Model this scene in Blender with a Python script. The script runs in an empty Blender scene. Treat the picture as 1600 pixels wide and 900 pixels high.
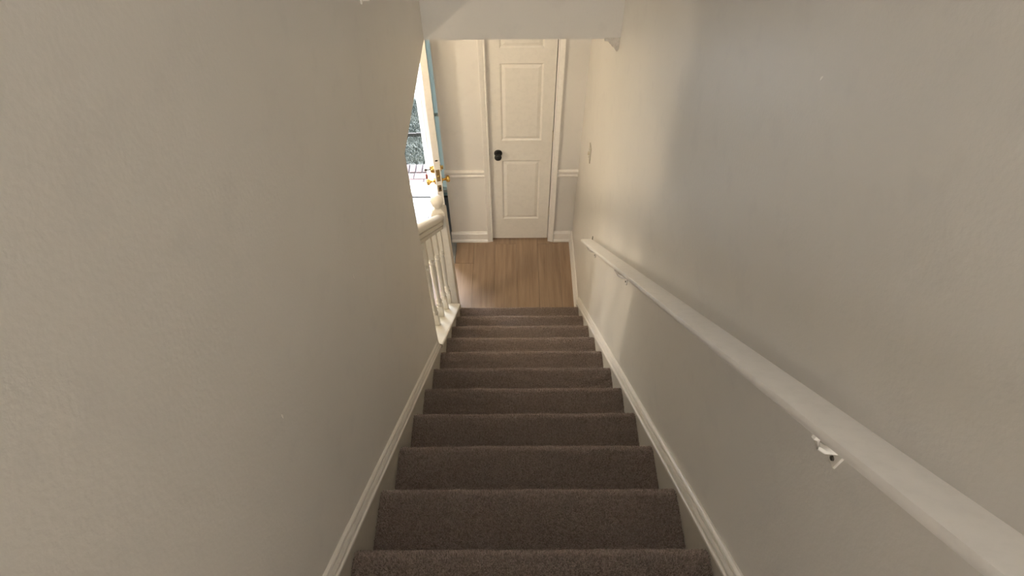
import bpy, bmesh, math, random
from mathutils import Vector, Matrix

S = bpy.context.scene
COL = S.collection
random.seed(7)

# ------------------------------------------------------------------ camera
cam_d = bpy.data.cameras.new('camera')
cam_d.sensor_width = 36.0
cam_d.lens = 955.56 / 1600.0 * 36.0
cam_d.clip_start = 0.02
cam = bpy.data.objects.new('camera', cam_d)
COL.objects.link(cam)
cr, cu, cf = ((0.99998099, -0.00264699, -0.0055692), (0.00555079, 0.77974912, 0.62606748),
              (-0.00268539, 0.6260865, -0.77974899))
cam.matrix_world = Matrix(((cr[0], cu[0], -cf[0], -0.0388), (cr[1], cu[1], -cf[1], 0.0),
                           (cr[2], cu[2], -cf[2], 3.898), (0, 0, 0, 1)))
S.camera = cam

# ------------------------------------------------------------------ sky, sun, lamps, exposure
EXPOSURE = 0.0
SKY = 3.3
SUN = 14.0
FOYER_W = 20.0
FILL_W = 47.0  # power of the added fill lamp
HALL_W = 216.0
STAIR_W = 13.0
S.cycles.max_bounces = 16
S.cycles.diffuse_bounces = 10
S.cycles.transmission_bounces = 10
S.view_settings.view_transform = 'Standard'
S.view_settings.look = 'None'
S.view_settings.exposure = EXPOSURE
S.view_settings.gamma = 1.0
S.view_settings.use_curve_mapping = False

world = bpy.data.worlds.new('world')
S.world = world
world.use_nodes = True
wn = world.node_tree
wn.nodes.clear()
w_out = wn.nodes.new('ShaderNodeOutputWorld')
w_bg = wn.nodes.new('ShaderNodeBackground')
w_sky = wn.nodes.new('ShaderNodeTexSky')
w_sky.sky_type = 'NISHITA'
w_sky.sun_disc = False
w_sky.sun_elevation = math.radians(49)
w_sky.sun_rotation = math.radians(-64)
w_bg.inputs['Strength'].default_value = SKY
w_hs = wn.nodes.new('ShaderNodeHueSaturation')     # hazy, whitish daylight
w_hs.inputs['Saturation'].default_value = 0.45
wn.links.new(w_sky.outputs[0], w_hs.inputs['Color'])
wn.links.new(w_hs.outputs[0], w_bg.inputs['Color'])
wn.links.new(w_bg.outputs[0], w_out.inputs[0])

sun_d = bpy.data.lights.new('sun', 'SUN')
sun_d.energy = SUN
sun_d.angle = math.radians(1.5)
sun_d.color = (1.0, 0.97, 0.93)
sun = bpy.data.objects.new('sun', sun_d)
COL.objects.link(sun)
to_sun = Vector((-0.62, 0.30, 0.78)).normalized()
sun.rotation_euler = to_sun.to_track_quat('Z', 'Y').to_euler()
sun.location = (-3, 8, 9)


# ------------------------------------------------------------------ materials
def nt_mat(name):
    m = bpy.data.materials.new(name)
    m.use_nodes = True
    return m, m.node_tree, m.node_tree.nodes['Principled BSDF']


def simple(name, col, rough=0.5, metal=0.0, spec=0.5):
    m, nt, b = nt_mat(name)
    b.inputs['Base Color'].default_value = (*col, 1)
    b.inputs['Roughness'].default_value = rough
    b.inputs['Metallic'].default_value = metal
    b.inputs['Specular IOR Level'].default_value = spec
    return m


def noise(nt, scale, detail=3, rough=0.5, vec=None):
    n = nt.nodes.new('ShaderNodeTexNoise')
    n.inputs['Scale'].default_value = scale
    n.inputs['Detail'].default_value = detail
    n.inputs['Roughness'].default_value = rough
    if vec is not None:
        nt.links.new(vec, n.inputs['Vector'])
    return n


def ramp(nt, src, c0, c1, p0=0.3, p1=0.7):
    r = nt.nodes.new('ShaderNodeValToRGB')
    r.color_ramp.elements[0].position = p0
    r.color_ramp.elements[1].position = p1
    r.color_ramp.elements[0].color = (*c0, 1)
    r.color_ramp.elements[1].color = (*c1, 1)
    nt.links.new(src, r.inputs[0])
    return r


def coords(nt, scale=(1, 1, 1), kind='Object'):
    t = nt.nodes.new('ShaderNodeTexCoord')
    mp = nt.nodes.new('ShaderNodeMapping')
    mp.inputs['Scale'].default_value = scale
    nt.links.new(t.outputs[kind], mp.inputs['Vector'])
    return mp.outputs[0]


def bump(nt, b, src, strength, dist):
    bp = nt.nodes.new('ShaderNodeBump')
    bp.inputs['Strength'].default_value = strength
    bp.inputs['Distance'].default_value = dist
    nt.links.new(src, bp.inputs['Height'])
    nt.links.new(bp.outputs[0], b.inputs['Normal'])


def painted_wall(name, col, rough=0.42):
    m, nt, b = nt_mat(name)
    v = coords(nt)
    big = noise(nt, 1.7, 2, 0.5, v)
    fleck = noise(nt, 9.0, 4, 0.6, v)
    r1 = ramp(nt, big.outputs['Fac'], tuple(c * 0.96 for c in col), tuple(min(1, c * 1.03) for c in col))
    r2 = ramp(nt, fleck.outputs['Fac'], (0.965, 0.965, 0.97), (1, 1, 1), 0.33, 0.45)
    mx = nt.nodes.new('ShaderNodeMix')
    mx.data_type = 'RGBA'
    mx.blend_type = 'MULTIPLY'
    mx.inputs[0].default_value = 1.0
    nt.links.new(r1.outputs[0], mx.inputs[6])
    nt.links.new(r2.outputs[0], mx.inputs[7])
    nt.links.new(mx.outputs[2], b.inputs['Base Color'])
    b.inputs['Roughness'].default_value = rough
    b.inputs['Specular IOR Level'].default_value = 0.35
    peel = noise(nt, 130.0, 3, 0.55, v)
    bump(nt, b, peel.outputs['Fac'], 0.26, 0.0018)
    return m


M_WALL = painted_wall('wall_paint', (0.67, 0.645, 0.60))
M_CEIL = painted_wall('ceiling_paint', (0.76, 0.73, 0.69), 0.6)
M_BLUE = painted_wall('pale_blue_paint', (0.42, 0.56, 0.56))


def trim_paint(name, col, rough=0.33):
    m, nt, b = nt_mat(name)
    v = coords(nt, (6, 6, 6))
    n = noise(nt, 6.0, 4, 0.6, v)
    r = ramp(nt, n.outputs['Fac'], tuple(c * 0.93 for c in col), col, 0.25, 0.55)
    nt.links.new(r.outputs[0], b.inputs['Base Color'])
    b.inputs['Roughness'].default_value = rough
    n2 = noise(nt, 40.0, 2, 0.5, v)
    bump(nt, b, n2.outputs['Fac'], 0.12, 0.0015)
    return m


M_TRIM = trim_paint('trim_paint', (0.77, 0.74, 0.69))
M_DOOR = trim_paint('door_paint', (0.71, 0.68, 0.62), 0.38)
M_RAIL = trim_paint('rail_paint', (0.78, 0.755, 0.72), 0.36)
M_WHITE = trim_paint('white_gloss_paint', (0.86, 0.83, 0.77), 0.3)
M_BALUS = trim_paint('railing_paint', (0.63, 0.60, 0.535), 0.4)
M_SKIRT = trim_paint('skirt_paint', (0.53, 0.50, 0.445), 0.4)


def carpet_mat(name, c0, c1, tuft=False):
    m, nt, b = nt_mat(name)
    v = coords(nt)
    big = noise(nt, 5.0, 3, 0.6, v)
    fine = noise(nt, 220.0, 3, 0.7, v)
    add = nt.nodes.new('ShaderNodeMath')
    add.operation = 'MULTIPLY_ADD'
    add.inputs[1].default_value = 0.55
    nt.links.new(big.outputs['Fac'], add.inputs[0])
    half = nt.nodes.new('ShaderNodeMath')
    half.operation = 'MULTIPLY'
    half.inputs[1].default_value = 0.45
    nt.links.new(fine.outputs['Fac'], half.inputs[0])
    nt.links.new(half.outputs[0], add.inputs[2])
    r = ramp(nt, add.outputs[0], c0, c1, 0.34, 0.66)
    if tuft:
        oi = nt.nodes.new('ShaderNodeObjectInfo')
        mr = nt.nodes.new('ShaderNodeMapRange')
        mr.inputs['To Min'].default_value = 0.62
        mr.inputs['To Max'].default_value = 1.36
        nt.links.new(oi.outputs['Random'], mr.inputs['Value'])
        hv = nt.nodes.new('ShaderNodeHueSaturation')
        nt.links.new(mr.outputs[0], hv.inputs['Value'])
        nt.links.new(r.outputs[0], hv.inputs['Color'])
        nt.links.new(hv.outputs[0], b.inputs['Base Color'])
    else:
        nt.links.new(r.outputs[0], b.inputs['Base Color'])
    b.inputs['Roughness'].default_value = 0.95
    b.inputs['Specular IOR Level'].default_value = 0.1
    b.inputs['Sheen Weight'].default_value = 0.35
    b.inputs['Sheen Roughness'].default_value = 0.5
    b.inputs['Sheen Tint'].default_value = (0.9, 0.8, 0.7, 1)
    return m


M_CARPET = carpet_mat('carpet_backing', (0.19, 0.155, 0.135), (0.28, 0.225, 0.198))
M_PILE = carpet_mat('carpet_pile', (0.27, 0.218, 0.19), (0.44, 0.36, 0.32), True)


def oak(name):
    m, nt, b = nt_mat(name)
    oi = nt.nodes.new('ShaderNodeObjectInfo')
    v = coords(nt, (22, 1.3, 6))
    off = nt.nodes.new('ShaderNodeVectorMath')
    off.operation = 'ADD'
    nt.links.new(v, off.inputs[0])
    sc = nt.nodes.new('ShaderNodeMath')
    sc.operation = 'MULTIPLY'
    sc.inputs[1].default_value = 37.0
    nt.links.new(oi.outputs['Random'], sc.inputs[0])
    nt.links.new(sc.outputs[0], off.inputs[1])
    n = noise(nt, 1.6, 6, 0.62, off.outputs[0])
    r = ramp(nt, n.outputs['Fac'], (0.205, 0.138, 0.088), (0.345, 0.245, 0.17), 0.25, 0.72)
    hv = nt.nodes.new('ShaderNodeHueSaturation')
    val = nt.nodes.new('ShaderNodeMapRange')
    val.inputs['To Min'].default_value = 0.92
    val.inputs['To Max'].default_value = 1.08
    nt.links.new(oi.outputs['Random'], val.inputs['Value'])
    nt.links.new(val.outputs[0], hv.inputs['Value'])
    nt.links.new(r.outputs[0], hv.inputs['Color'])
    nt.links.new(hv.outputs[0], b.inputs['Base Color'])
    b.inputs['Roughness'].default_value = 0.4
    bump(nt, b, n.outputs['Fac'], 0.08, 0.002)
    return m


M_OAK = oak('oak_plank')


def mottled(name, c0, c1, scale, rough=0.6, bs=0.2, bd=0.003):
    m, nt, b = nt_mat(name)
    v = coords(nt, (1, 1, 1), 'Object')
    oi = nt.nodes.new('ShaderNodeObjectInfo')
    off = nt.nodes.new('ShaderNodeVectorMath')
    off.operation = 'ADD'
    nt.links.new(v, off.inputs[0])
    nt.links.new(oi.outputs['Random'], off.inputs[1])
    n = noise(nt, scale, 4, 0.6, off.outputs[0])
    r = ramp(nt, n.outputs['Fac'], c0, c1)
    nt.links.new(r.outputs[0], b.inputs['Base Color'])
    b.inputs['Roughness'].default_value = rough
    bump(nt, b, n.outputs['Fac'], bs, bd)
    return m


M_TILE = mottled('grey_tile', (0.25, 0.265, 0.27), (0.33, 0.345, 0.35), 9, 0.35)
M_GROUT = mottled('grout', (0.14, 0.13, 0.12), (0.2, 0.19, 0.18), 30, 0.9)
M_BRICK = mottled('pink_brick', (0.06, 0.038, 0.037), (0.10, 0.074, 0.072), 14, 0.85)
M_MORTAR = mottled('mortar', (0.03, 0.035, 0.035), (0.05, 0.055, 0.053), 25, 0.95)
M_CONC = mottled('concrete', (0.45, 0.45, 0.44), (0.6, 0.6, 0.58), 6, 0.9)
M_SOIL = mottled('soil', (0.05, 0.056, 0.050), (0.075, 0.082, 0.073), 10, 1.0)
M_GRASS = mottled('grass_blades', (0.043, 0.049, 0.037), (0.082, 0.088, 0.070), 2.5, 0.8)
M_BRASS = simple('polished_brass', (0.83, 0.55, 0.17), 0.18, 1.0)
M_OLDBRASS = mottled('tarnished_brass', (0.14, 0.095, 0.035), (0.30, 0.21, 0.09), 60, 0.4)
M_BLACK = simple('black_metal', (0.012, 0.012, 0.012), 0.35, 0.3)
M_DARK = simple('dark_hole', (0.03, 0.025, 0.02), 0.7)
M_STEEL = simple('satin_nickel', (0.60, 0.55, 0.47), 0.35, 0.9)
M_ALU = simple('dull_aluminium', (0.07, 0.075, 0.08), 0.6, 0.2)
M_RED = simple('red_plastic', (0.30, 0.05, 0.03), 0.4)
M_PLASTIC = simple('ivory_plastic', (0.62, 0.56, 0.44), 0.4)
M_DIRTY = mottled('scuffed_switch_plate', (0.42, 0.39, 0.34), (0.50, 0.47, 0.41), 30, 0.4)
M_SCREW = simple('screw_metal', (0.10, 0.085, 0.065), 0.5, 0.6)
M_PLASTER = mottled('torn_plaster', (0.52, 0.48, 0.42), (0.66, 0.62, 0.56), 60, 0.9, 0.5, 0.004)


def emitter(name, col, strength):
    m = bpy.data.materials.new(name)
    m.use_nodes = True
    nt = m.node_tree
    nt.nodes.clear()
    o = nt.nodes.new('ShaderNodeOutputMaterial')
    e = nt.nodes.new('ShaderNodeEmission')
    e.inputs['Color'].default_value = (*col, 1)
    e.inputs['Strength'].default_value = strength
    nt.links.new(e.outputs[0], o.inputs[0])
    return m


# ------------------------------------------------------------------ mesh helpers
def link(name, bm, mat, parent=None, smooth=None, loc=None):
    me = bpy.data.meshes.new(name)
    bmesh.ops.recalc_face_normals(bm, faces=bm.faces)
    bm.to_mesh(me)
    bm.free()
    me.materials.append(mat)
    if smooth is not None:
        me.polygons.foreach_set('use_smooth', [True] * len(me.polygons))
        try:
            me.set_sharp_from_angle(angle=math.radians(smooth))
        except Exception:
            pass
    o = bpy.data.objects.new(name, me)
    COL.objects.link(o)
    if loc is not None:
        o.location = loc
    if parent is not None:
        o.parent = parent
    return o


def box(bm, x0, x1, y0, y1, z0, z1, mtx=None, bev=0.0, seg=1):
    vs = [bm.verts.new((x, y, z)) for x in (x0, x1) for y in (y0, y1) for z in (z0, z1)]
    fs = [(0, 1, 3, 2), (4, 6, 7, 5), (0, 4, 5, 1), (2, 3, 7, 6), (0, 2, 6, 4), (1, 5, 7, 3)]
    faces = [bm.faces.new([vs[i] for i in f]) for f in fs]
    if bev:
        es = list({e for f in faces for e in f.edges})
        r = bmesh.ops.bevel(bm, geom=es, offset=bev, segments=seg, profile=0.5, affect='EDGES')
        vs = list({v for f in r['faces'] for v in f.verts})
    if mtx is not None:
        bmesh.ops.transform(bm, matrix=mtx, verts=vs)
    return vs


def sweep(bm, section, path, caps=True):
    """section: list of 3D offsets; path: list of 3D points (same section shifted along it)"""
    rings = []
    for p in path:
        rings.append([bm.verts.new((p[0] + s[0], p[1] + s[1], p[2] + s[2])) for s in section])
    n = len(section)
    for a, b in zip(rings, rings[1:]):
        for i in range(n):
            bm.faces.new((a[i], a[(i + 1) % n], b[(i + 1) % n], b[i]))
    if caps:
        bm.faces.new(rings[0])
        bm.faces.new(list(reversed(rings[-1])))
    return [v for r in rings for v in r]


def lathe(bm, prof, seg=20, mtx=None):
    """prof: list of (r, z); capped"""
    rings = []
    for r, z in prof:
        if r < 1e-6:
            rings.append([bm.verts.new((0, 0, z))])
        else:
            rings.append([bm.verts.new((r * math.cos(2 * math.pi * i / seg), r * math.sin(2 * math.pi * i / seg), z))
                          for i in range(seg)])
    for a, b in zip(rings, rings[1:]):
        for i in range(seg):
            j = (i + 1) % seg
            if len(a) == 1 and len(b) == 1:
                continue
            if len(a) == 1:
                bm.faces.new((a[0], b[j], b[i]))
            elif len(b) == 1:
                bm.faces.new((a[i], a[j], b[0]))
            else:
                bm.faces.new((a[i], a[j], b[j], b[i]))
    for r in (rings[0], rings[-1]):
        if len(r) > 1:
            bm.faces.new(r)
    vs = [v for r in rings for v in r]
    if mtx is not None:
        bmesh.ops.transform(bm, matrix=mtx, verts=vs)
    return vs


def B():
    return bmesh.new()


def empty(name, loc, label, cat, group=None, rot=(0, 0, 0)):
    o = bpy.data.objects.new(name, None)
    o.empty_display_size = 0.1
    o.location = loc
    o.rotation_euler = rot
    COL.objects.link(o)
    o['label'] = label
    o['category'] = cat
    if group:
        o['group'] = group
    return o


def tag(o, label, cat, group=None):
    o['label'] = label
    o['category'] = cat
    if group:
        o['group'] = group
    return o


def struct(o, label=None, cat=None):
    o['kind'] = 'structure'
    if label:
        o['label'] = label
    if cat:
        o['category'] = cat
    return o


def rel(o, parent):
    """parent o (built in world coordinates) to parent without moving it"""
    o.parent = parent
    o.matrix_parent_inverse = Matrix.Translation(parent.location).inverted() if parent.rotation_euler[2] == 0 \
        else (Matrix.Translation(parent.location) @ parent.rotation_euler.to_matrix().to_4x4()).inverted()
    return o


# ------------------------------------------------------------------ main dimensions
XL, XR = -0.452, 0.464           # stairwell wall faces
RISE, RUN = 0.208, 0.2334
Y1 = 2.786                        # edge of the lowest nosing
SL = RISE / RUN
YE = 1.864                        # end of the left wall beside the railing
YH = 2.689                        # face of the wall over the stair opening
ZC = 2.40                         # foyer ceiling
YC = 3.66                         # closet wall face
YF = 4.25                         # front wall face
XC = -0.565                       # outer corner of the closet wall
ZU = 2.704                        # upper floor
ZT = 5.15                         # upper ceiling
XW = -3.60                        # far side of the front room


def nose_z(y):
    return RISE + (Y1 - y) * SL


# ------------------------------------------------------------------ room shell
bm = B()
box(bm, XR, XR + 0.12, -4.6, 4.40, -0.3, ZT)
struct(link('wall_right', bm, M_WALL), 'beige painted wall on the right of the stairs, lit warm near the foyer', 'wall')

bm = B()
poly = [(-4.6, -0.3), (YE, -0.3), (YE, ZC), (YH, ZC), (YH, ZT), (-4.6, ZT)]
sweep(bm, [(0, y, z) for y, z in poly], [(XL - 0.113, 0, 0), (XL, 0, 0)])
struct(link('wall_left', bm, M_WALL), 'beige painted wall on the left of the stairs, ending at the railing', 'wall')

bm = B()
box(bm, XL - 0.113, XR, YH, YH + 0.12, ZC, ZT)
struct(link('wall_header', bm, M_WALL), 'pale grey wall hanging over the stair opening above the foyer', 'wall')

bm = B()
box(bm, XW, XL - 0.113, -1.6, YH + 0.12, ZC, ZC + 0.25)
box(bm, XW, XR, YH + 0.12, 4.40, ZC, ZC + 0.25)
struct(link('ceiling_foyer', bm, M_CEIL), 'low foyer ceiling beyond the stair opening', 'ceiling')
bm = B()
box(bm, XL - 0.113, XR + 0.12, -4.6, YH + 0.12, ZT, ZT + 0.1)
struct(link('ceiling_upper', bm, M_CEIL), 'white ceiling over the stairwell and upper hall', 'ceiling')
bm = B()
box(bm, XL - 0.2, XR + 0.12, -4.72, -4.6, 0, ZT)
struct(link('wall_back', bm, M_WALL), 'beige end wall of the upper hall behind the stairs', 'wall')
bm = B()
box(bm, XL, XR, -4.6, -0.035, ZU - 0.25, ZU - 0.012)
struct(link('floor_upper', bm, M_CARPET), 'brown carpeted upper hall floor at the top of the stairs', 'floor')

# front room (unseen sides close the space)
bm = B()
box(bm, XW - 0.1, XW, -1.6, 4.40, -0.3, ZC + 0.1)
struct(link('wall_room_left', bm, M_WALL), 'beige far wall of the front room beyond the railing', 'wall')
bm = B()
box(bm, XW, XL - 0.113, -1.7, -1.6, -0.3, ZC + 0.1)
struct(link('wall_room_back', bm, M_WALL), 'beige back wall of the front room beside the stairs', 'wall')

# front wall with the doorway
DX0, DX1, DZ = -1.685, -0.775, 2.06     # rough opening
SX0, SX1 = -0.705, -0.585                 # opening for the added sidelight
bm = B()
box(bm, XW, DX0, YF, YF + 0.15, -0.3, ZC)
box(bm, DX1, SX0, YF, YF + 0.15, -0.3, ZC)
box(bm, SX1, XR + 0.05, YF, YF + 0.15, -0.3, ZC)
box(bm, SX0, SX1, YF, YF + 0.15, -0.3, 0.03)
box(bm, SX0, SX1, YF, YF + 0.15, DZ, ZC)
box(bm, DX0, DX1, YF, YF + 0.15, DZ, ZC)
box(bm, DX0, DX1, YF, YF + 0.15, -0.3, -0.03)
fw = struct(link('wall_front', bm, M_BLUE), 'pale blue front wall beside the open entry door', 'wall')

# closet wall: front with a door opening, and side return
CDX0, CDX1, CDZ = -0.235, 0.272, 2.06
bm = B()
box(bm, XC, CDX0, YC, YC + 0.11, -0.02, ZC)
box(bm, CDX1, XR, YC, YC + 0.11, -0.02, ZC)
box(bm, CDX0, CDX1, YC, YC + 0.11, CDZ, ZC)
box(bm, XC, XC + 0.11, YC + 0.11, YF, -0.02, ZC)
cw = struct(link('wall_closet', bm, M_WALL), 'cream closet wall facing the bottom of the stairs', 'wall')

# ------------------------------------------------------------------ foyer floor: oak planks, grey entry tiles
bm = B()
box(bm, XW, XR, -1.6, YF + 0.02, -0.12, -0.012)
floor = struct(link('floor', bm, M_GROUT), 'foyer floor of oak planks with grey tiles at the entry', 'floor')
XT = -0.532
YT = 3.40
pw = 0.1815
seam = -0.014
plank_mesh = {}


def plank(a, b, y0, y1):
    key = (round(b - a, 3), round(y1 - y0, 3))
    if key in plank_mesh:
        o = bpy.data.objects.new('plank', plank_mesh[key])
        COL.objects.link(o)
    else:
        bm = B()
        w, l = (b - a) / 2 - 0.0006, (y1 - y0) / 2 - 0.0006
        box(bm, -w, w, -l, l, -0.011, 0, bev=0.0008)
        o = link('plank', bm, M_OAK)
        plank_mesh[key] = o.data
    o.location = ((a + b) / 2, (y0 + y1) / 2, 0)
    o.parent = floor


k = -20
while True:
    a, b = seam + k * pw, min(seam + (k + 1) * pw, XR)
    if a > XR - 0.01:
        break
    right = b > XT
    if a < XW:
        k += 1
        continue
    if right and a < XT:
        # plank ripped at the tile edge
        plank(a, b, 1.95, YT)
        plank(XT + 0.003, b, YT, 3.75)
    elif right:
        cuts = (1.6, 3.75) if k % 2 == 0 else (1.6, 3.62, 3.75)
        for y0, y1 in zip(cuts, cuts[1:]):
            plank(a, b, y0, y1)
    else:
        cuts = (0.9, 2.1, YT) if k % 2 == 0 else (0.9, 1.5, 2.75, YT)
        for y0, y1 in zip(cuts, cuts[1:]):
            plank(a, b, y0, y1)
    k += 1
tm = None
ts = 0.272
for ix in range(11):
    for iy in range(3):
        x1 = XT - ix * ts
        y1 = 4.216 - iy * ts
        if x1 - ts < XW:
            continue
        if tm is None:
            bm = B()
            h = ts / 2 - 0.002
            box(bm, -h, h, -h, h, -0.011, 0, bev=0.0015)
            o = link('tile', bm, M_TILE)
            tm = o.data
        else:
            o = bpy.data.objects.new('tile', tm)
            COL.objects.link(o)
        o.location = (x1 - ts / 2, y1 - ts / 2, -0.0005)
        o.parent = floor

# ------------------------------------------------------------------ skirts, mouldings, baseboards
def skirt(name, xw, sgn, off, thick, y0, y1):
    bm = B()
    pts = []
    lo = 0.40
    pts = [(y0, nose_z(y0) + off), (y1, nose_z(y1) + off), (y1, 0.0 if y1 > 2.6 else nose_z(y1) - lo)]
    yk = Y1 + (RISE - lo) / SL
    if y1 > yk:
        pts.append((yk, 0.0))
    pts.append((y0, nose_z(y0) - lo))
    sweep(bm, [(0, y, z) for y, z in pts], [(xw, 0, 0), (xw - sgn * thick, 0, 0)])
    return link(name, bm, M_SKIRT)


PROF = [(0, 0.0), (0.019, 0.0), (0.0215, 0.006), (0.0215, 0.016), (0.018, 0.0210), (0.0080, 0.0217),
        (0.0080, 0.0275), (0.0165, 0.0282), (0.0150, 0.038), (0.0120, 0.0465), (0.0050, 0.0480), (0.0050, 0.0535),
        (0.012, 0.055), (0.0105, 0.062), (0.005, 0.068), (0, 0.068)]


def moulding(name, xw, sgn, off, y0, y1, scale=1.0, tadd=0.0):
    bm = B()
    sec = [(-sgn * (t + (tadd if t > 0 else 0)), 0, h * scale) for t, h in PROF]
    sweep(bm, sec, [(xw, y0, nose_z(y0) + off), (xw, y1, nose_z(y1) + off)])
    return link(name, bm, M_TRIM, smooth=35)


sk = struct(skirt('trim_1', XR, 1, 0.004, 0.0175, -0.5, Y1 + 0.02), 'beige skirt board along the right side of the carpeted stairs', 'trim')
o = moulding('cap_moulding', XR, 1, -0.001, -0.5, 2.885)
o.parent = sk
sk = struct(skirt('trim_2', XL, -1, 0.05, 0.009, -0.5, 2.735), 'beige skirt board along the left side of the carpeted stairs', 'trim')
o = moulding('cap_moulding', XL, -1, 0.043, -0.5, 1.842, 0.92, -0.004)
o.parent = sk

BB = [(0, 0), (0.022, 0), (0.022, 0.018), (0.013, 0.03), (0.012, 0.082), (0.017, 0.087), (0.017, 0.098), (0.010, 0.106),
      (0.007, 0.116), (0, 0.118)]


def baseboard(name, axis, face, sgn, a, b, label):
    bm = B()
    if axis == 'x':
        sec = [(0, -t, h) for t, h in BB]
        sweep(bm, sec, [(a, face, 0), (b, face, 0)])
    else:
        sec = [(-sgn * t, 0, h) for t, h in BB]
        sweep(bm, sec, [(face, a, 0), (face, b, 0)])
    o = link(name, bm, M_TRIM, smooth=35)
    return struct(o, label, 'baseboard')


baseboard('baseboard_closet', 'x', YC, 1, XC - 0.006, -0.262, 'cream baseboard left of the closet door')
baseboard('baseboard_corner', 'x', YC, 1, 0.308, XR - 0.012, 'short cream baseboard right of the closet door')
baseboard('baseboard_right', 'y', XR, 1, 2.875, YC, 'cream baseboard on the right foyer wall running to the last step')

CR = [(0, 0), (0.010, 0.002), (0.015, 0.012), (0.015, 0.020), (0.007, 0.026), (0.007, 0.034), (0.014, 0.040), (0.020, 0.052),
      (0.020, 0.064), (0.010, 0.070), (0, 0.072)]


def chair_rail(name, face, a, b, z0, label):
    bm = B()
    sweep(bm, [(0, -t, h + z0) for t, h in CR], [(a, face, 0), (b, face, 0)])
    return struct(link(name, bm, M_TRIM, smooth=35), label, 'chair rail')


chair_rail('trim_3', YC, XC - 0.006, -0.262, 0.722, 'cream chair rail on the closet wall left of the door')
chair_rail('trim_4', YC, 0.308, XR, 0.722, 'short cream chair rail on the closet wall right of the door')

# torn plaster at the right end of the header's lower edge
bm = B()
prof = [(0.392, 0.004), (0.392, -0.012), (0.410, -0.014), (0.416, -0.024), (0.424, -0.030), (0.430, -0.040), (0.437, -0.043),
        (0.444, -0.051), (0.450, -0.060), (0.455, -0.066), (0.459, -0.062), (0.4635, -0.045), (0.4635, 0.004)]
prof = [(x, ZC + 0.002 + z) for x, z in prof]
sweep(bm, [(x, 0, z) for x, z in prof], [(0, YH - 0.0015, 0), (0, YH + 0.016, 0)])
struct(link('trim_6', bm, M_PLASTER), 'ragged torn plaster corner under the right end of the header', 'plaster')

# ------------------------------------------------------------------ staircase
stairs = empty('staircase', (0, Y1, 0), 'straight flight of steps in dark brown plush carpet going down to the foyer', 'staircase')
CX0, CX1 = XL + 0.0085, XR - 0.017


def pile_nodes():
    bm = B()
    # a tuft: tapered, leaning three-sided yarn end
    r0, r1, h = 0.0014, 0.0017, 0.0085
    rings = []
    for j, (r, z, dx) in enumerate(((r0, 0, 0), (r1, h * 0.6, 0.0006), (0.0009, h, 0.0016))):
        rings.append([bm.verts.new((dx + r * math.cos(2.094 * i + j * 0.5), r * math.sin(2.094 * i + j * 0.5), z)) for i in range(3)])
    for a, b in zip(rings, rings[1:]):
        for i in range(3):
            bm.faces.new((a[i], a[(i + 1) % 3], b[(i + 1) % 3], b[i]))
    bm.faces.new(rings[-1])
    me = bpy.data.meshes.new('yarn_tuft')
    bmesh.ops.recalc_face_normals(bm, faces=bm.faces)
    bm.to_mesh(me)
    bm.free()
    me.materials.append(M_PILE)
    me.polygons.foreach_set('use_smooth', [True] * len(me.polygons))
    return me


TUFT_ME = pile_nodes()
GB = B()
vs = []
w, hgt = 0.0035, 0.055
p = [GB.verts.new((-w, 0, 0)), GB.verts.new((w, 0, 0)), GB.verts.new((w * .7, 0.008, hgt * .6)), GB.verts.new((-w * .7, 0.008, hgt * .6)),
     GB.verts.new((0, 0.024, hgt))]
GB.faces.new((p[0], p[1], p[2], p[3]))
GB.faces.new((p[3], p[2], p[4]))
BLADE_ME = bpy.data.meshes.new('grass_blade')
GB.to_mesh(BLADE_ME)
GB.free()
BLADE_ME.materials.append(M_GRASS)


def scatter_group(name, mesh_src, density, smin, smax, tilt, keep):
    """geometry nodes: distribute points on the mesh and instance a tuft mesh, fed through an object input"""
    ng = bpy.data.node_groups.new(name, 'GeometryNodeTree')
    ng.interface.new_socket('Geometry', in_out='INPUT', socket_type='NodeSocketGeometry')
    ng.interface.new_socket('Geometry', in_out='OUTPUT', socket_type='NodeSocketGeometry')
    N, L = ng.nodes, ng.links
    gi = N.new('NodeGroupInput')
    go = N.new('NodeGroupOutput')
    dist = N.new('GeometryNodeDistributePointsOnFaces')
    dist.inputs['Density'].default_value = density
    L.new(gi.outputs[0], dist.inputs['Mesh'])
    # build the tuft inside the tree from the mesh coordinates
    src = mesh_src(N, L)
    inst = N.new('GeometryNodeInstanceOnPoints')
    L.new(dist.outputs['Points'], inst.inputs['Points'])
    L.new(src, inst.inputs['Instance'])
    rv = N.new('FunctionNodeRandomValue')
    rv.data_type = 'FLOAT_VECTOR'
    rv.inputs[0].default_value = (-tilt, -tilt, -3.14159)
    rv.inputs[1].default_value = (tilt, tilt, 3.14159)
    rot = N.new('FunctionNodeRotateEuler')
    rot.rotation_type = 'EULER'
    rot.space = 'LOCAL'
    L.new(dist.outputs['Rotation'], rot.inputs[0])
    L.new(rv.outputs[0], rot.inputs[1])
    L.new(rot.outputs[0], inst.inputs['Rotation'])
    sv = N.new('FunctionNodeRandomValue')
    sv.data_type = 'FLOAT'
    sv.inputs[2].default_value = smin
    sv.inputs[3].default_value = smax
    L.new(sv.outputs[1], inst.inputs['Scale'])
    if keep:
        j = N.new('GeometryNodeJoinGeometry')
        L.new(gi.outputs[0], j.inputs[0])
        L.new(inst.outputs[0], j.inputs[0])
        L.new(j.outputs[0], go.inputs[0])
    else:
        L.new(inst.outputs[0], go.inputs[0])
    return ng


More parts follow.
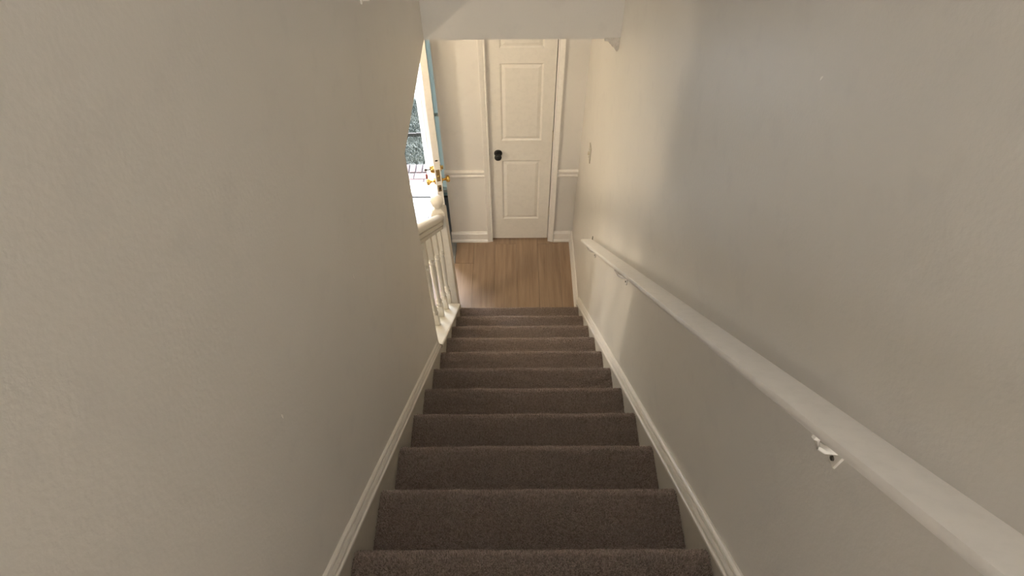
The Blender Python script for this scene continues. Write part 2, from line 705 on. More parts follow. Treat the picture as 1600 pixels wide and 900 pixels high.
def yarn_source(N, L):
    cone = N.new('GeometryNodeMeshCone')
    cone.inputs['Vertices'].default_value = 4
    cone.inputs['Side Segments'].default_value = 1
    cone.inputs['Radius Top'].default_value = 0.0009
    cone.inputs['Radius Bottom'].default_value = 0.0019
    cone.inputs['Depth'].default_value = 0.0095
    sm = N.new('GeometryNodeSetMaterial')
    sm.inputs['Material'].default_value = M_PILE
    L.new(cone.outputs['Mesh'], sm.inputs['Geometry'])
    return sm.outputs[0]


def blade_source(N, L):
    cone = N.new('GeometryNodeMeshCone')
    cone.inputs['Vertices'].default_value = 3
    cone.inputs['Side Segments'].default_value = 1
    cone.inputs['Radius Top'].default_value = 0.0008
    cone.inputs['Radius Bottom'].default_value = 0.0035
    cone.inputs['Depth'].default_value = 0.035
    sm = N.new('GeometryNodeSetMaterial')
    sm.inputs['Material'].default_value = M_GRASS
    L.new(cone.outputs['Mesh'], sm.inputs['Geometry'])
    return sm.outputs[0]


PILE = scatter_group('carpet_pile', yarn_source, 150000, 0.75, 1.25, 0.5, False)
LAWN = scatter_group('lawn_blades', blade_source, 7000, 0.6, 1.3, 0.45, True)
bpy.data.meshes.remove(TUFT_ME)
bpy.data.meshes.remove(BLADE_ME)

PH = 0.008       # the pile stands this much proud of the backing
NR = 0.024       # nosing radius
for k in range(13):
    yn = Y1 - RUN * k - PH * 0.6
    zt = RISE * (k + 1) - PH
    yb = yn - RUN - 0.012
    zb = zt - RISE if k else 0.0
    bm = B()
    sec = [(yb, zt - 0.05), (yb, zt)]
    for a in range(7):
        t = math.pi / 2 - a * math.pi / 6
        sec.append((yn - NR + NR * math.cos(t), zt - NR + NR * math.sin(t)))
    sec += [(yn - 0.028, zt - 2 * NR - 0.004), (yn - 0.030, zb), (yn - 0.06, zb), (yn - 0.06, zt - 0.05)]
    sweep(bm, [(0, y, z) for y, z in sec], [(CX0, 0, 0), (CX1, 0, 0)])
    st = link('step', bm, M_CARPET, smooth=40)
    rel(st, stairs)
    if k > 11:
        continue
    bm = B()
    # slightly wavy pile surface over tread and nosing
    ys = [yb + 0.012 + (yn - NR - yb - 0.012) * i / 6 for i in range(7)]
    line = [(y, zt + 0.0002) for y in ys]
    for a in range(1, 6):
        t = math.pi / 2 - a * math.pi / 6
        line.append((yn - NR + NR * math.cos(t), zt - NR + NR * math.sin(t)))
    nx = 24
    grid = []
    for i in range(nx + 1):
        x = CX0 + 0.002 + (CX1 - CX0 - 0.004) * i / nx
        wv = 0.0022 * math.sin(7 * x + k * 1.7) + 0.0016 * math.sin(17 * x + k * 2.9)
        grid.append([bm.verts.new((x, y, z + wv * (0.3 + 0.7 * j / 11))) for j, (y, z) in enumerate(line)])
    for a, b in zip(grid, grid[1:]):
        for j in range(len(line) - 1):
            bm.faces.new((a[j], b[j], b[j + 1], a[j + 1]))
    pl = link('carpet_pile', bm, M_PILE)
    for f in pl.data.polygons:
        if f.normal.z < -0.2:
            pass
    if sum(f.normal.z for f in pl.data.polygons) < 0:
        pl.data.flip_normals()
    pl['kind'] = 'stuff'
    md = pl.modifiers.new('pile', 'NODES')
    md.node_group = PILE
    pl.parent = st
# ------------------------------------------------------------------ wall handrail
hr = empty('wall_handrail', (0.395, 1.2, 2.35), 'long beige painted wall handrail descending along the right stairwell wall', 'handrail')
bm = B()
w, h = 0.0340, 0.018
sec = [(-w, 0.005), (-w + 0.0015, 0.0015), (-w + 0.005, 0.0), (w - 0.005, 0.0), (w - 0.0015, 0.0015), (w, 0.005), (w, h - 0.007), (w - 0.002, h - 0.002),
       (w - 0.008, h), (-w + 0.008, h), (-w + 0.002, h - 0.002), (-w, h - 0.007)]
RY, RZ, RXC = 2.545, 1.198, 0.4030
sv = h / math.cos(math.atan(SL))
sec3 = [(x, 0, (z - h) * sv / h) for x, z in sec]
path = []
n = 14
for i in range(n + 1):
    y = RY - (RY + 0.35) * i / n
    path.append((RXC, y, RZ + (RY - y) * SL))
sweep(bm, sec3, path)
rel(link('rail', bm, M_RAIL, smooth=40), hr)


def rail_top(y):
    return RZ + (RY - y) * SL


for i, (yb, mat) in enumerate(((0.390, M_WHITE), (1.720, M_RAIL), (2.50, M_RAIL))):
    zb = rail_top(yb) - sv
    bm = B()
    # wall plate, curved arm and saddle
    box(bm, XR - 0.005, XR, yb - 0.013, yb + 0.013, zb - 0.125, zb - 0.045, bev=0.002)
    pts = [(XR - 0.004, zb - 0.085), (XR - 0.03, zb - 0.080), (RXC + 0.012, zb - 0.062), (RXC, zb - 0.034), (RXC, zb + 0.001)]
    r = 0.007
    ring = [(0, r * math.cos(2 * math.pi * q / 8), r * math.sin(2 * math.pi * q / 8)) for q in range(8)]
    prev = None
    for q, (px, pz) in enumerate(pts):
        if q < 3:
            cur = [bm.verts.new((px, yb + c[1], pz + c[2])) for c in ring]
        else:
            cur = [bm.verts.new((px - c[2], yb + c[1], pz)) for c in ring]
        if prev:
            for a in range(8):
                bm.faces.new((prev[a], prev[(a + 1) % 8], cur[(a + 1) % 8], cur[a]))
        else:
            bm.faces.new(cur)
        prev = cur
    bm.faces.new(prev)
    br = rel(link('bracket', bm, mat, smooth=40), hr)
    if i == 0:
        br['label'] = 'white metal bracket with dark screws under the near end of the rail'
    for dz in (-0.112, -0.058):
        bm = B()
        lathe(bm, [(0, 0.0), (0.0045, 0.0), (0.004, 0.003), (0, 0.0035)], 8,
              Matrix.Translation((XR - 0.005, yb, zb + dz)) @ Matrix.Rotation(-math.pi / 2, 4, 'Y'))
        sc = link('screw', bm, M_SCREW)
        sc.parent = br
bm = B()
box(bm, XR - 0.005, XR, 2.661, 2.667, 1.035, 1.095, bev=0.001)
rel(link('hanger_strip', bm, M_SCREW), hr)['label'] = 'thin dark metal strip on the wall at the rail end'

# ------------------------------------------------------------------ railing on the left: newel, balusters, rail, shoe
bal = empty('stair_railing', (-0.510, 2.4, 0.0), 'short white stair railing with turned balusters and a ball newel post', 'railing')
RX = -0.510
# knee wall / stringer under the shoe
bm = B()
ya, yb_ = YE, 2.735
sweep(bm, [(0, y, z) for y, z in ((ya, -0.02), (yb_, -0.02), (yb_, 1.06 - SL * (yb_ - 1.87)), (ya, 1.06 - SL * (ya - 1.87)))],
      [(-0.560, 0, 0), (XL, 0, 0)])
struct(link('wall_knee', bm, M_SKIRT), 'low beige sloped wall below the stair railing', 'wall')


def shoe_z(y):
    return 1.096 - SL * (y - 1.87)


bm = B()
sec = [(-0.065, -0.030), (-0.065, -0.006), (-0.059, 0), (0.079, 0), (0.085, -0.006), (0.085, -0.022), (0.077, -0.034)]
sweep(bm, [(x, 0, z) for x, z in sec], [(RX, YE + 0.001, shoe_z(YE + 0.001)), (RX, 2.705, shoe_z(2.705))])
sec = [(XL + 0.001 - RX, -0.034), (XL + 0.001 - RX, 0), (0.079, 0), (0.085, -0.006), (0.085, -0.022), (0.077, -0.034)]
sweep(bm, [(x, 0, z) for x, z in sec], [(RX, 1.842, shoe_z(1.842)), (RX, YE + 0.001, shoe_z(YE + 0.001))])
rel(link('shoe_rail', bm, M_BALUS), bal)


def hrail_z(y):
    return 1.815 - SL * (y - 2.059)


bm = B()
sec = [(-0.016, -0.132), (0.016, -0.132), (0.0165, -0.106), (0.0110, -0.102), (0.0110, -0.096), (0.021, -0.093), (0.022, -0.066), (0.0150, -0.060),
       (0.0150, -0.054), (0.027, -0.050), (0.0295, -0.040), (0.0285, -0.020), (0.020, -0.006), (0.009, 0.0)]
sec = sec + [(-x, z) for x, z in reversed(sec[2:])]
ytop = 2.871
sweep(bm, [(x, 0, z) for x, z in sec], [(RX + 0.004, YE, hrail_z(YE)), (RX - 0.014, ytop, hrail_z(ytop))])
rel(link('handrail', bm, M_BALUS, smooth=38), bal)


def baluster_bm(h):
    """turned baluster, base at the origin, sheared ends are hidden in rail and shoe"""
    bm = B()
    s = 0.0188
    prof_sq = ((0.0, 0.135), (h - 0.185, h))
    for z0, z1 in prof_sq:
        box(bm, -s, s, -s, s, z0, z1, bev=0.002)
    z0, z1 = 0.135, h - 0.185
    L_ = z1 - z0
    pr = [(0.014, 0), (0.0165, 0.01), (0.0165, 0.022), (0.011, 0.03), (0.011, 0.036), (0.0165, 0.044), (0.0165, 0.056), (0.0105, 0.068), (0.0105, 0.085),
          (0.0120, 0.16), (0.0145, 0.24), (0.0165, 0.315), (0.0165, L_ - 0.088), (0.0125, L_ - 0.068), (0.0125, L_ - 0.062), (0.018, L_ - 0.054),
          (0.018, L_ - 0.042), (0.0125, L_ - 0.034), (0.0125, L_ - 0.029), (0.018, L_ - 0.022), (0.018, L_ - 0.010), (0.014, L_)]
    lathe(bm, [(r * 1.1, z0 + z) for r, z in pr], 14)
    return bm


H_B = (hrail_z(2.1) - 0.132) - shoe_z(2.1) + 0.024
first = None
for yb in (2.012, 2.200, 2.385, 2.568, 2.745):
    if first is None:
        first = link('baluster', baluster_bm(H_B), M_BALUS, smooth=35)
        o = first
    else:
        o = bpy.data.objects.new('baluster', first.data)
        COL.objects.link(o)
    o.location = (RX - 0.004, yb, shoe_z(yb) - 0.016)
    rel(o, bal)
    o.rotation_euler = (0, -0.012, 0)

# newel post, leaning slightly outwards
NB = Vector((-0.514, 2.918, 0.0))
lean = Matrix.Translation(NB) @ Matrix.Rotation(math.radians(-0.85), 4, 'Y')
bm = B()
s = 0.047
box(bm, -s, s, -s, s, 0, 1.085, bev=0.003)
lathe(bm, [(0.0655, 1.081), (0.061, 1.090), (0.054, 1.100), (0.040, 1.108), (0.030, 1.113), (0.024, 1.120)], 4, Matrix.Rotation(math.pi / 4, 4, 'Z'))
bmesh.ops.transform(bm, matrix=lean, verts=bm.verts)
nw = rel(link('newel_post', bm, M_BALUS), bal)
bm = B()
R_ = 0.042
pr = [(0.024, 1.114), (0.026, 1.119), (0.022, 1.127)]
for a in range(1, 14):
    t = -math.pi / 2 + 0.55 + (math.pi - 0.55) * a / 13
    pr.append((max(0.0, R_ * math.cos(t)) if a < 13 else 0.0, 1.165 + R_ * math.sin(t)))
lathe(bm, pr, 28)
bmesh.ops.transform(bm, matrix=lean, verts=bm.verts)
fb = link('ball_finial', bm, M_BALUS, smooth=60)
fb.parent = nw

# ------------------------------------------------------------------ closet door
d1 = bpy.data.objects.new('door_1', None)
d1.location = (0.017, YC, 0)
COL.objects.link(d1)
struct(d1, 'narrow cream panelled closet door with a black knob', 'door')


def raised_slab(bm, x0, x1, y, z0, z1, thick, panels, depth=0.008, back=True):
    """slab whose front face lies at y (facing -y) with recessed fields"""
    xs = sorted({x0, x1} | {p[0] for p in panels} | {p[1] for p in panels})
    zs = sorted({z0, z1} | {p[2] for p in panels} | {p[3] for p in panels})
    for face_y, sg in ((y, 1), (y + thick, -1)):
        V = {}
        for i, x in enumerate(xs):
            for j, z in enumerate(zs):
                V[i, j] = bm.verts.new((x, face_y, z))
        for i in range(len(xs) - 1):
            for j in range(len(zs) - 1):
                cx, cz = (xs[i] + xs[i + 1]) / 2, (zs[j] + zs[j + 1]) / 2
                hole = any(p[0] < cx < p[1] and p[2] < cz < p[3] for p in panels)
                if not hole:
                    bm.faces.new((V[i, j], V[i + 1, j], V[i + 1, j + 1], V[i, j + 1]))
        for p in panels:
            a = 0.012
            o = [bm.verts.new(c) for c in ((p[0], face_y, p[2]), (p[1], face_y, p[2]), (p[1], face_y, p[3]), (p[0], face_y, p[3]))]
            q = [bm.verts.new(c) for c in ((p[0] + a, face_y + sg * depth, p[2] + a), (p[1] - a, face_y + sg * depth, p[2] + a),
                                           (p[1] - a, face_y + sg * depth, p[3] - a), (p[0] + a, face_y + sg * depth, p[3] - a))]
            for i in range(4):
                bm.faces.new((o[i], o[(i + 1) % 4], q[(i + 1) % 4], q[i]))
            bm.faces.new(q)
    for (a, b) in (((x0, z0), (x1, z0)), ((x1, z0), (x1, z1)), ((x1, z1), (x0, z1)), ((x0, z1), (x0, z0))):
        bm.faces.new([bm.verts.new(c) for c in ((a[0], y, a[1]), (b[0], y, b[1]), (b[0], y + thick, b[1]), (a[0], y + thick, a[1]))])
    bmesh.ops.remove_doubles(bm, verts=bm.verts, dist=0.0002)


def field(bm, x0, x1, y, z0, z1, rise=0.006, bevel=0.028):
    """raised panel field, tapering up to y - rise"""
    o = [bm.verts.new(c) for c in ((x0, y, z0), (x1, y, z0), (x1, y, z1), (x0, y, z1))]
    q = [bm.verts.new(c) for c in ((x0 + bevel, y - rise, z0 + bevel), (x1 - bevel, y - rise, z0 + bevel), (x1 - bevel, y - rise, z1 - bevel),
                                   (x0 + bevel, y - rise, z1 - bevel))]
    for i in range(4):
        bm.faces.new((o[i], o[(i + 1) % 4], q[(i + 1) % 4], q[i]))
    bm.faces.new(q)
    bm.faces.new(list(reversed(o)))


YD = 3.680
PAN = [(-0.124, 0.171, 0.248, 0.868), (-0.124, 0.171, 1.056, 1.681), (-0.124, 0.171, 1.788, 1.94)]
bm = B()
raised_slab(bm, -0.217, 0.254, YD, 0.012, 2.03, 0.034, PAN)
rel(link('door_leaf', bm, M_DOOR), d1)
for p in PAN:
    bm = B()
    field(bm, p[0] + 0.014, p[1] - 0.014, YD + 0.0078, p[2] + 0.014, p[3] - 0.014, 0.0065, 0.022)
    rel(link('raised_panel', bm, M_DOOR), d1)
# jamb + casing
bm = B()
box(bm, -0.237, -0.2225, YC - 0.002, YC + 0.11, 0, 2.05)
box(bm, 0.2595, 0.274, YC - 0.002, YC + 0.11, 0, 2.05)
box(bm, -0.235, 0.272, YC - 0.002, YC + 0.11, 2.034, 2.06)
rel(link('jamb', bm, M_TRIM), d1)
CAS = [(0, 0), (0, -0.010), (0.006, -0.013), (0.012, -0.011), (0.018, -0.0145), (0.036, -0.017), (0.040, -0.019), (0.046, -0.019), (0.048, 0)]
bm = B()
sweep(bm, [(-0.2155 - x, y, 0) for x, y in CAS], [(0, YC, 0.0), (0, YC, 2.09)])
rel(link('casing', bm, M_TRIM, smooth=30), d1)
bm = B()
sweep(bm, [(0.2575 + x, y, 0) for x, y in CAS], [(0, YC, 0.0), (0, YC, 2.09)])
rel(link('casing', bm, M_TRIM, smooth=30), d1)
bm = B()
sweep(bm, [(0, y, 2.045 + x) for x, y in CAS], [(-0.215, YC, 0), (0.257, YC, 0)])
rel(link('casing', bm, M_TRIM, smooth=30), d1)
# knob
bm = B()
toY = Matrix.Translation((-0.150, YD, 0.940)) @ Matrix.Rotation(math.pi / 2, 4, 'X')
lathe(bm, [(0, 0), (0.031, 0), (0.031, 0.005), (0.027, 0.009), (0.014, 0.011), (0.011, 0.016), (0.011, 0.030), (0.018, 0.036), (0.026, 0.044), (0.0275, 0.052),
           (0.026, 0.060), (0.019, 0.066), (0, 0.068)], 24, toY)
rel(link('door_knob', bm, M_BLACK, smooth=40), d1)['label'] = 'round black door knob'
bm = B()
box(bm, -0.2235, -0.2150, YD - 0.006, YD + 0.002, 0.925, 0.985, bev=0.001)
rel(link('strike_plate', bm, M_BLACK), d1)['label'] = 'black latch strike plate'
for z in (0.345, 1.10):
    bm = B()
    box(bm, 0.2525, 0.2585, YD - 0.012, YD - 0.003, z - 0.043, z + 0.043, bev=0.0015)
    lathe(bm, [(0, -0.047), (0.005, -0.045), (0.005, 0.045), (0, 0.047)], 10, Matrix.Translation((0.2555, YD - 0.012, z)))
    rel(link('hinge', bm, M_STEEL, smooth=40), d1)

# ------------------------------------------------------------------ entry door, standing open
HP = Vector((-0.787, 4.236, 0.0))
FREE = Vector((-0.588, 3.458, 0.0))
dv = (FREE - HP)
LD = dv.length
ang = math.atan2(dv.y, dv.x)
d2 = bpy.data.objects.new('door_2', None)
COL.objects.link(d2)
d2.location = HP
d2.rotation_euler = (0, 0, ang)
struct(d2, 'white entry door standing open beside the closet, with brass knob and deadbolt', 'door')
TH = 0.044
# local frame: x along the leaf, +y = interior side (right in the photo), -y = exterior
def local(name, bm, mat, parent=d2, smooth=None):
    return link(name, bm, mat, parent, smooth)


cols = ((0.11, LD / 2 - 0.055), (LD / 2 + 0.055, LD - 0.11))
rows = ((0.20, 0.66), (0.86, 1.42), (1.56, 1.86))
EP = [(a, b, c, d) for a, b in cols for c, d in rows]
bm = B()
raised_slab(bm, 0.0, LD, -TH / 2, 0.014, 2.03, TH, EP, 0.007)
local('door_leaf', bm, M_WHITE)
for p in EP:
    bm = B()
    field(bm, p[0] + 0.014, p[1] - 0.014, -TH / 2 + 0.0068, p[2] + 0.014, p[3] - 0.014, 0.0055, 0.025)
    local('raised_panel', bm, M_WHITE)
# hardware; z from the photograph
ZK, ZB = 0.818, 0.935
bm = B()
box(bm, LD - 0.001, LD + 0.0018, -0.0135, 0.0135, ZB - 0.075, ZB + 0.034, bev=0.0006)
e = local('deadbolt_plate', bm, M_OLDBRASS)
bm = B()
lathe(bm, [(0, 0), (0.009, 0), (0.009, 0.006), (0, 0.007)], 12, Matrix.Translation((LD + 0.001, 0.002, ZB - 0.02)) @ Matrix.Rotation(math.pi / 2, 4, 'Y'))
local('bolt', bm, M_BRASS, e, 40)
bm = B()
box(bm, LD - 0.001, LD + 0.0018, -0.0125, 0.0125, ZK - 0.058, ZK + 0.004, bev=0.0006)
e = local('latch_plate', bm, M_OLDBRASS)
bm = B()
box(bm, LD, LD + 0.010, -0.006, 0.008, ZK - 0.036, ZK - 0.014, bev=0.002)
local('latch_bolt', bm, M_DARK, e)
bm = B()
lathe(bm, [(0, 0), (0.011, 0), (0.011, 0.0012), (0, 0.0014)], 14, Matrix.Translation((LD, 0, ZB + 0.118)) @ Matrix.Rotation(math.pi / 2, 4, 'Y') @ Matrix.Diagonal((0.6, 1, 1, 1)))
local('edge_hole', bm, M_DARK)
KX = LD - 0.060
for sg in (-1, 1):
    mt = Matrix.Translation((KX, sg * TH / 2, ZK)) @ Matrix.Rotation(-sg * math.pi / 2, 4, 'X')
    bm = B()
    lathe(bm, [(0, 0), (0.031, 0), (0.030, 0.004), (0.022, 0.009), (0.011, 0.012), (0.0095, 0.018), (0.0095, 0.030), (0.015, 0.036), (0.024, 0.046), (0.027, 0.055),
               (0.024, 0.063), (0.016, 0.067), (0, 0.068)], 20, mt)
    local('door_knob', bm, M_BRASS, d2, 40)
    mt = Matrix.Translation((KX, sg * TH / 2, ZB)) @ Matrix.Rotation(-sg * math.pi / 2, 4, 'X')
    bm = B()
    if sg < 0:
        lathe(bm, [(0, 0), (0.033, 0), (0.032, 0.008), (0.027, 0.022), (0.022, 0.026), (0.011, 0.028), (0, 0.028)], 20, mt)
    else:
        lathe(bm, [(0, 0), (0.029, 0), (0.028, 0.006), (0.022, 0.011), (0, 0.012)], 20, mt)
    e = local('deadbolt_cylinder', bm, M_BRASS, d2, 40)
    if sg > 0:
        bm = B()
        box(bm, KX - 0.005, KX + 0.005, TH / 2 + 0.008, TH / 2 + 0.028, ZB - 0.016, ZB + 0.016, bev=0.002)
        local('thumb_turn', bm, M_BRASS, e)
for z in (0.25, 1.02, 1.80):
    bm = B()
    lathe(bm, [(0, -0.045), (0.006, -0.043), (0.006, 0.043), (0, 0.045)], 10, Matrix.Translation((0.0, TH / 2 + 0.004, z)))
    local('hinge', bm, M_OLDBRASS, d2, 40)

# keys left in the deadbolt, with a red tag
m2 = Matrix.Translation(HP) @ Matrix.Rotation(ang, 4, 'Z')
kp = m2 @ Vector((KX, -TH / 2 - 0.028, ZB))
ky = empty('door_key', kp, 'dark key with a small red tag hanging in the entry door deadbolt', 'key', rot=(0, 0, ang))
bm = B()
box(bm, -0.001, 0.001, -0.022, 0.0, -0.004, 0.004)
lathe(bm, [(0, -0.001), (0.011, -0.001), (0.011, 0.001), (0, 0.001)], 12, Matrix.Translation((0, -0.030, 0)) @ Matrix.Rotation(math.pi / 2, 4, 'Y'))
link('key_blade', bm, M_SCREW, ky)
bm = B()
box(bm, -0.0012, 0.0012, -0.0312, -0.0288, -0.040, -0.008)
link('split_ring', bm, M_STEEL, ky)
bm = B()
box(bm, -0.007, 0.007, -0.0375, -0.0225, -0.085, -0.040, bev=0.004, seg=2)
link('key_tag', bm, M_RED, ky)['label'] = 'red plastic key tag'

# door frame in the front wall
bm = B()
box(bm, DX0, DX0 + 0.035, YF - 0.003, YF + 0.16, -0.01, DZ)
box(bm, DX1 - 0.012, DX1, YF - 0.003, YF + 0.16, -0.01, DZ)
box(bm, DX0, DX1, YF - 0.003, YF + 0.16, DZ - 0.012, DZ)
fr = struct(link('trim_7', bm, M_WHITE), 'white painted frame around the entry doorway', 'door frame')
bm = B()
box(bm, DX0 - 0.07, DX0 + 0.006, YF - 0.018, YF - 0.0005, 0, DZ + 0.07, bev=0.004)
box(bm, DX1 - 0.006, DX1 + 0.07, YF - 0.018, YF - 0.0005, 0, DZ + 0.07, bev=0.004)
box(bm, DX0 + 0.006, DX1 - 0.006, YF - 0.018, YF - 0.0005, DZ - 0.006, DZ + 0.07, bev=0.004)
link('casing', bm, M_WHITE, fr)
bm = B()
box(bm, DX0 + 0.03, DX1 - 0.01, YF + 0.02, 4.435, -0.06, -0.004, bev=0.004)
link('sill', bm, M_WHITE, fr)
bm = B()
sec = [(4.208, 0.0), (4.214, 0.012), (4.232, 0.016), (4.252, 0.012), (4.262, 0.0)]
sweep(bm, [(0, y, z - 0.001) for y, z in sec], [(DX0 + 0.036, 0, 0), (DX1 - 0.013, 0, 0)])
th = link('threshold', bm, M_ALU, fr)
th['label'] = 'grey aluminium threshold strip'

# added sidelight to light the strip by the doorway: frame, muntins, frosted panes
m, nt, b = nt_mat('etched_glass')
b.inputs['Base Color'].default_value = (0.46, 0.46, 0.41, 1)
b.inputs['Roughness'].default_value = 0.25
tl = nt.nodes.new('ShaderNodeBsdfTranslucent')
tl.inputs['Color'].default_value = (0.175, 0.193, 0.190, 1)
ms = nt.nodes.new('ShaderNodeAddShader')
nt.links.new(b.outputs[0], ms.inputs[0])
nt.links.new(tl.outputs[0], ms.inputs[1])
nt.links.new(ms.outputs[0], nt.nodes['Material Output'].inputs[0])
M_FROST = m
win = bpy.data.objects.new('added_sidelight', None)
COL.objects.link(win)
win.location = ((SX0 + SX1) / 2, YF, 0.03)
struct(win, 'added narrow frosted sidelight that lights the strip between the open entry door and the closet', 'window')
bm = B()
a, b_, z0, z1 = SX0, SX1, 0.03, DZ
box(bm, a, a + 0.016, YF - 0.004, YF + 0.11, z0, z1)
box(bm, b_ - 0.016, b_, YF - 0.004, YF + 0.11, z0, z1)
box(bm, a + 0.016, b_ - 0.016, YF - 0.004, YF + 0.11, z0, z0 + 0.03)
box(bm, a + 0.016, b_ - 0.016, YF - 0.004, YF + 0.11, z1 - 0.03, z1)
rel(link('window_frame', bm, M_WHITE), win)
zs = [0.06, 0.86, 2.03]
for zz in zs[1:-1]:
    bm = B()
    box(bm, a + 0.016, b_ - 0.016, YF + 0.02, YF + 0.055, zz - 0.011, zz + 0.011, bev=0.003)
    rel(link('muntin', bm, M_WHITE), win)
for za, zb2 in zip(zs, zs[1:]):
    bm = B()
    box(bm, a + 0.014, b_ - 0.014, YF + 0.036, YF + 0.041, za, zb2)
    rel(link('pane', bm, M_FROST), win)

# ------------------------------------------------------------------ light switch on the right foyer wall
sw = empty('light_switch', (XR, 3.17, 1.345), 'small ivory light switch on the right foyer wall above the handrail end', 'light switch')
bm = B()
box(bm, -0.006, 0, -0.036, 0.036, -0.058, 0.058, bev=0.002)
link('switch_plate', bm, M_DIRTY, sw)
bm = B()
box(bm, -0.016, -0.005, -0.005, 0.005, -0.012, 0.010, bev=0.0015)
link('toggle', bm, M_PLASTIC, sw)
for dz in (-0.03, 0.03):
    bm = B()
    lathe(bm, [(0, 0), (0.0032, 0), (0.003, 0.0012), (0, 0.0014)], 8, Matrix.Translation((-0.0058, 0, dz)) @ Matrix.Rotation(-math.pi / 2, 4, 'Y'))
    link('screw', bm, M_SCREW, sw)

# nicks where the paint chipped to white on the left wall
def chip(name, x, y, z, l, label, ang=0.0):
    bm = B()
    s = 1 if x < 0 else -1
    vs = [(-0.0016, -l), (0.0016, -l * 0.7), (0.0024, 0.0), (0.0007, l * 0.8), (-0.0004, l), (-0.0015, l * 0.3)]
    sweep(bm, [(0, a * math.cos(ang) - b * math.sin(ang), a * math.sin(ang) + b * math.cos(ang)) for a, b in vs], [(0, 0, 0), (s * 0.0006, 0, 0)])
    o = link(name, bm, M_WHITE)
    o.location = (x, y, z)
    tag(o, label, 'paint chip')


chip('paint_chip', XL, 1.011, 2.69, 0.013, 'thin white paint nick on the left wall, higher and nearer the railing')
chip('paint_chip', XL, 0.505, 2.909, 0.006, 'tiny white paint nick low on the left wall above the near steps')
chip('paint_chip', XR, 0.887, 3.334, 0.006, 'small white paint nick high on the right wall', 0.5)

# small hook at the top of the left wall
hk = empty('wall_hook', (XL, 1.66, 3.105), 'small white wall hook high on the left stairwell wall', 'hook')
bm = B()
box(bm, 0, 0.005, -0.012, 0.012, -0.022, 0.03, bev=0.002)
link('back_plate', bm, M_WHITE, hk)
bm = B()
box(bm, 0.005, 0.026, -0.005, 0.005, -0.016, -0.008, bev=0.002)
box(bm, 0.020, 0.026, -0.005, 0.005, -0.008, 0.010, bev=0.002)
link('prong', bm, M_WHITE, hk)

# ------------------------------------------------------------------ outdoors
bm = B()
box(bm, -40, 40, 4.40, 80, -0.6, -0.18)
struct(link('ground', bm, M_SOIL), 'grey green ground outside the entry door', 'ground')
bm = B()
nx, ny = 20, 24
g = [[bm.verts.new((-4.5 + 5.0 * i / nx, 4.76 + 1.22 * j / ny, -0.165 + 0.012 * math.sin(i * 1.3 + j) + 0.010 * math.sin(j * 0.9))) for j in range(ny + 1)] for i in range(nx + 1)]
for i in range(nx):
    for j in range(ny):
        bm.faces.new((g[i][j], g[i + 1][j], g[i + 1][j + 1], g[i][j + 1]))
lw = link('lawn', bm, M_SOIL)
if lw.data.polygons[0].normal.z < 0:
    lw.data.flip_normals()
lw['kind'] = 'stuff'
tag(lw, 'short grey green grass outside the open entry door', 'grass')
md = lw.modifiers.new('blades', 'NODES')
md.node_group = LAWN
bm = B()
for i in range(12):
    x = -2.6 + 0.22 * i
    box(bm, x, x + 0.219, 5.313 + 0.006 * math.sin(i), 5.325 + 0.006 * math.sin(i), -0.15, -0.105)
tag(link('garden_edging', bm, M_DARK), 'thin dark edging strip lying across the grass', 'edging')
bm = B()
box(bm, -6, 3, 5.99, 7.3, -0.179, -0.085, bev=0.01)
tag(link('concrete_path', bm, M_CONC), 'pale concrete path beyond the grass', 'path')

porch = bpy.data.objects.new('brick_porch', None)
COL.objects.link(porch)
porch.location = (-1.3, 4.6, -0.06)
tag(porch, 'pink brick porch outside the entry door with a soldier edge', 'porch')
bm = B()
box(bm, -2.3, -0.1, 4.437, 4.752, -0.3, -0.062)
rel(link('mortar_bed', bm, M_MORTAR), porch)
bm = B()
box(bm, -0.0275, 0.0275, -0.058, 0.058, -0.03, 0, bev=0.003)
rb = link('brick', bm, M_BRICK)
x = -2.25
i = 0
while x < -0.15:
    o = rb if i == 0 else bpy.data.objects.new('brick', rb.data)
    if i:
        COL.objects.link(o)
    o.location = (x, 4.690 + random.uniform(-0.002, 0.002), -0.05 + random.uniform(-0.002, 0.002))
    rel(o, porch)
    x += 0.0645
    i += 1
bm = B()
box(bm, -0.097, 0.097, -0.0435, 0.0435, -0.03, 0, bev=0.003)
pb = link('brick', bm, M_BRICK)
n = 0
for r in range(2):
    for c in range(11):
        o = pb if n == 0 else bpy.data.objects.new('brick', pb.data)
        if n:
            COL.objects.link(o)
        n += 1
        o.location = (-2.2 + 0.2 * c + (0.1 if r % 2 else 0), 4.486 + 0.092 * r, -0.054 + random.uniform(-0.002, 0.002))
        rel(o, porch)

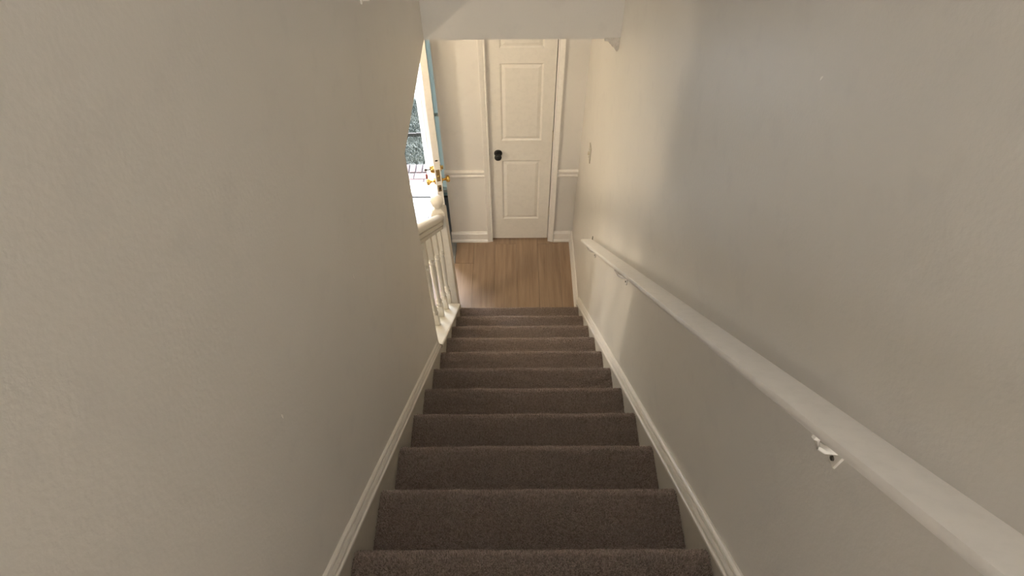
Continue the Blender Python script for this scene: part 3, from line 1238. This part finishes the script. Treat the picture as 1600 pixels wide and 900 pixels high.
# ------------------------------------------------------------------ lamps of the house and an added fill lamp
def ceiling_lamp(loc, label, watt, col, radius, rglobe=0.06, n=2, spread=0.09):
    e = empty('ceiling_lamp', loc, label, 'lamp')
    bm = B()
    lathe(bm, [(0, 0), (0.15, 0), (0.15, -0.012), (0.13, -0.025), (0, -0.03)], 28)
    link('base', bm, M_WHITE, e, 40)
    area = 4 * math.pi * rglobe * rglobe * n
    em = emitter('lamp_glow', col, watt / (math.pi * area))
    for i in range(n):
        bm = B()
        pr = [(0, -rglobe)]
        for a in range(1, 10):
            t = -math.pi / 2 + math.pi * a / 10
            pr.append((rglobe * math.cos(t), rglobe * math.sin(t)))
        pr.append((0, rglobe))
        lathe(bm, pr, 16)
        o = link('bulb', bm, em, e, 60)
        o.location = ((i - (n - 1) / 2) * 2 * spread, 0, -0.03 - rglobe)
    return e


ceiling_lamp((-0.86, 2.80, ZC), 'warm two bulb ceiling lamp in the front entry beyond the railing', FOYER_W, (1.0, 0.80, 0.54), 0.04, 0.062)
ceiling_lamp((0.0, -3.0, ZT), 'white globe ceiling lamp in the upper hall behind the stairs', HALL_W, (1.0, 0.975, 0.94), 0.1, 0.11, 2, 0.16)
ceiling_lamp((0.0, 0.75, ZT), 'white globe ceiling lamp above the top of the stairs', STAIR_W, (1.0, 0.97, 0.93), 0.1, 0.09, 1)

# unseen fill lamp added in the front room to even out the foyer
fl = empty('added_fill_lamp', (-1.6, 2.2, 0.0), 'added unseen fill lamp with a glowing globe, evening out the foyer light', 'lamp')
bm = B()
lathe(bm, [(0, 0), (0.14, 0), (0.14, 0.015), (0.03, 0.03), (0, 0.03)], 24)
link('base', bm, M_BLACK, fl, 40)
bm = B()
lathe(bm, [(0, 0.03), (0.012, 0.03), (0.012, 1.36), (0.03, 1.375), (0, 1.38)], 12)
link('pole', bm, M_BLACK, fl, 40)
bm = B()
RG = 0.11
lathe(bm, [(0, -RG)] + [(RG * math.cos(-math.pi / 2 + math.pi * a / 12), RG * math.sin(-math.pi / 2 + math.pi * a / 12)) for a in range(1, 12)] + [(0, RG)], 20)
o = link('globe', bm, emitter('globe_glow', (1.0, 0.83, 0.60), FILL_W / (math.pi * 4 * math.pi * RG * RG)), fl, 60)
o.location = (0, 0, 1.38 + RG)
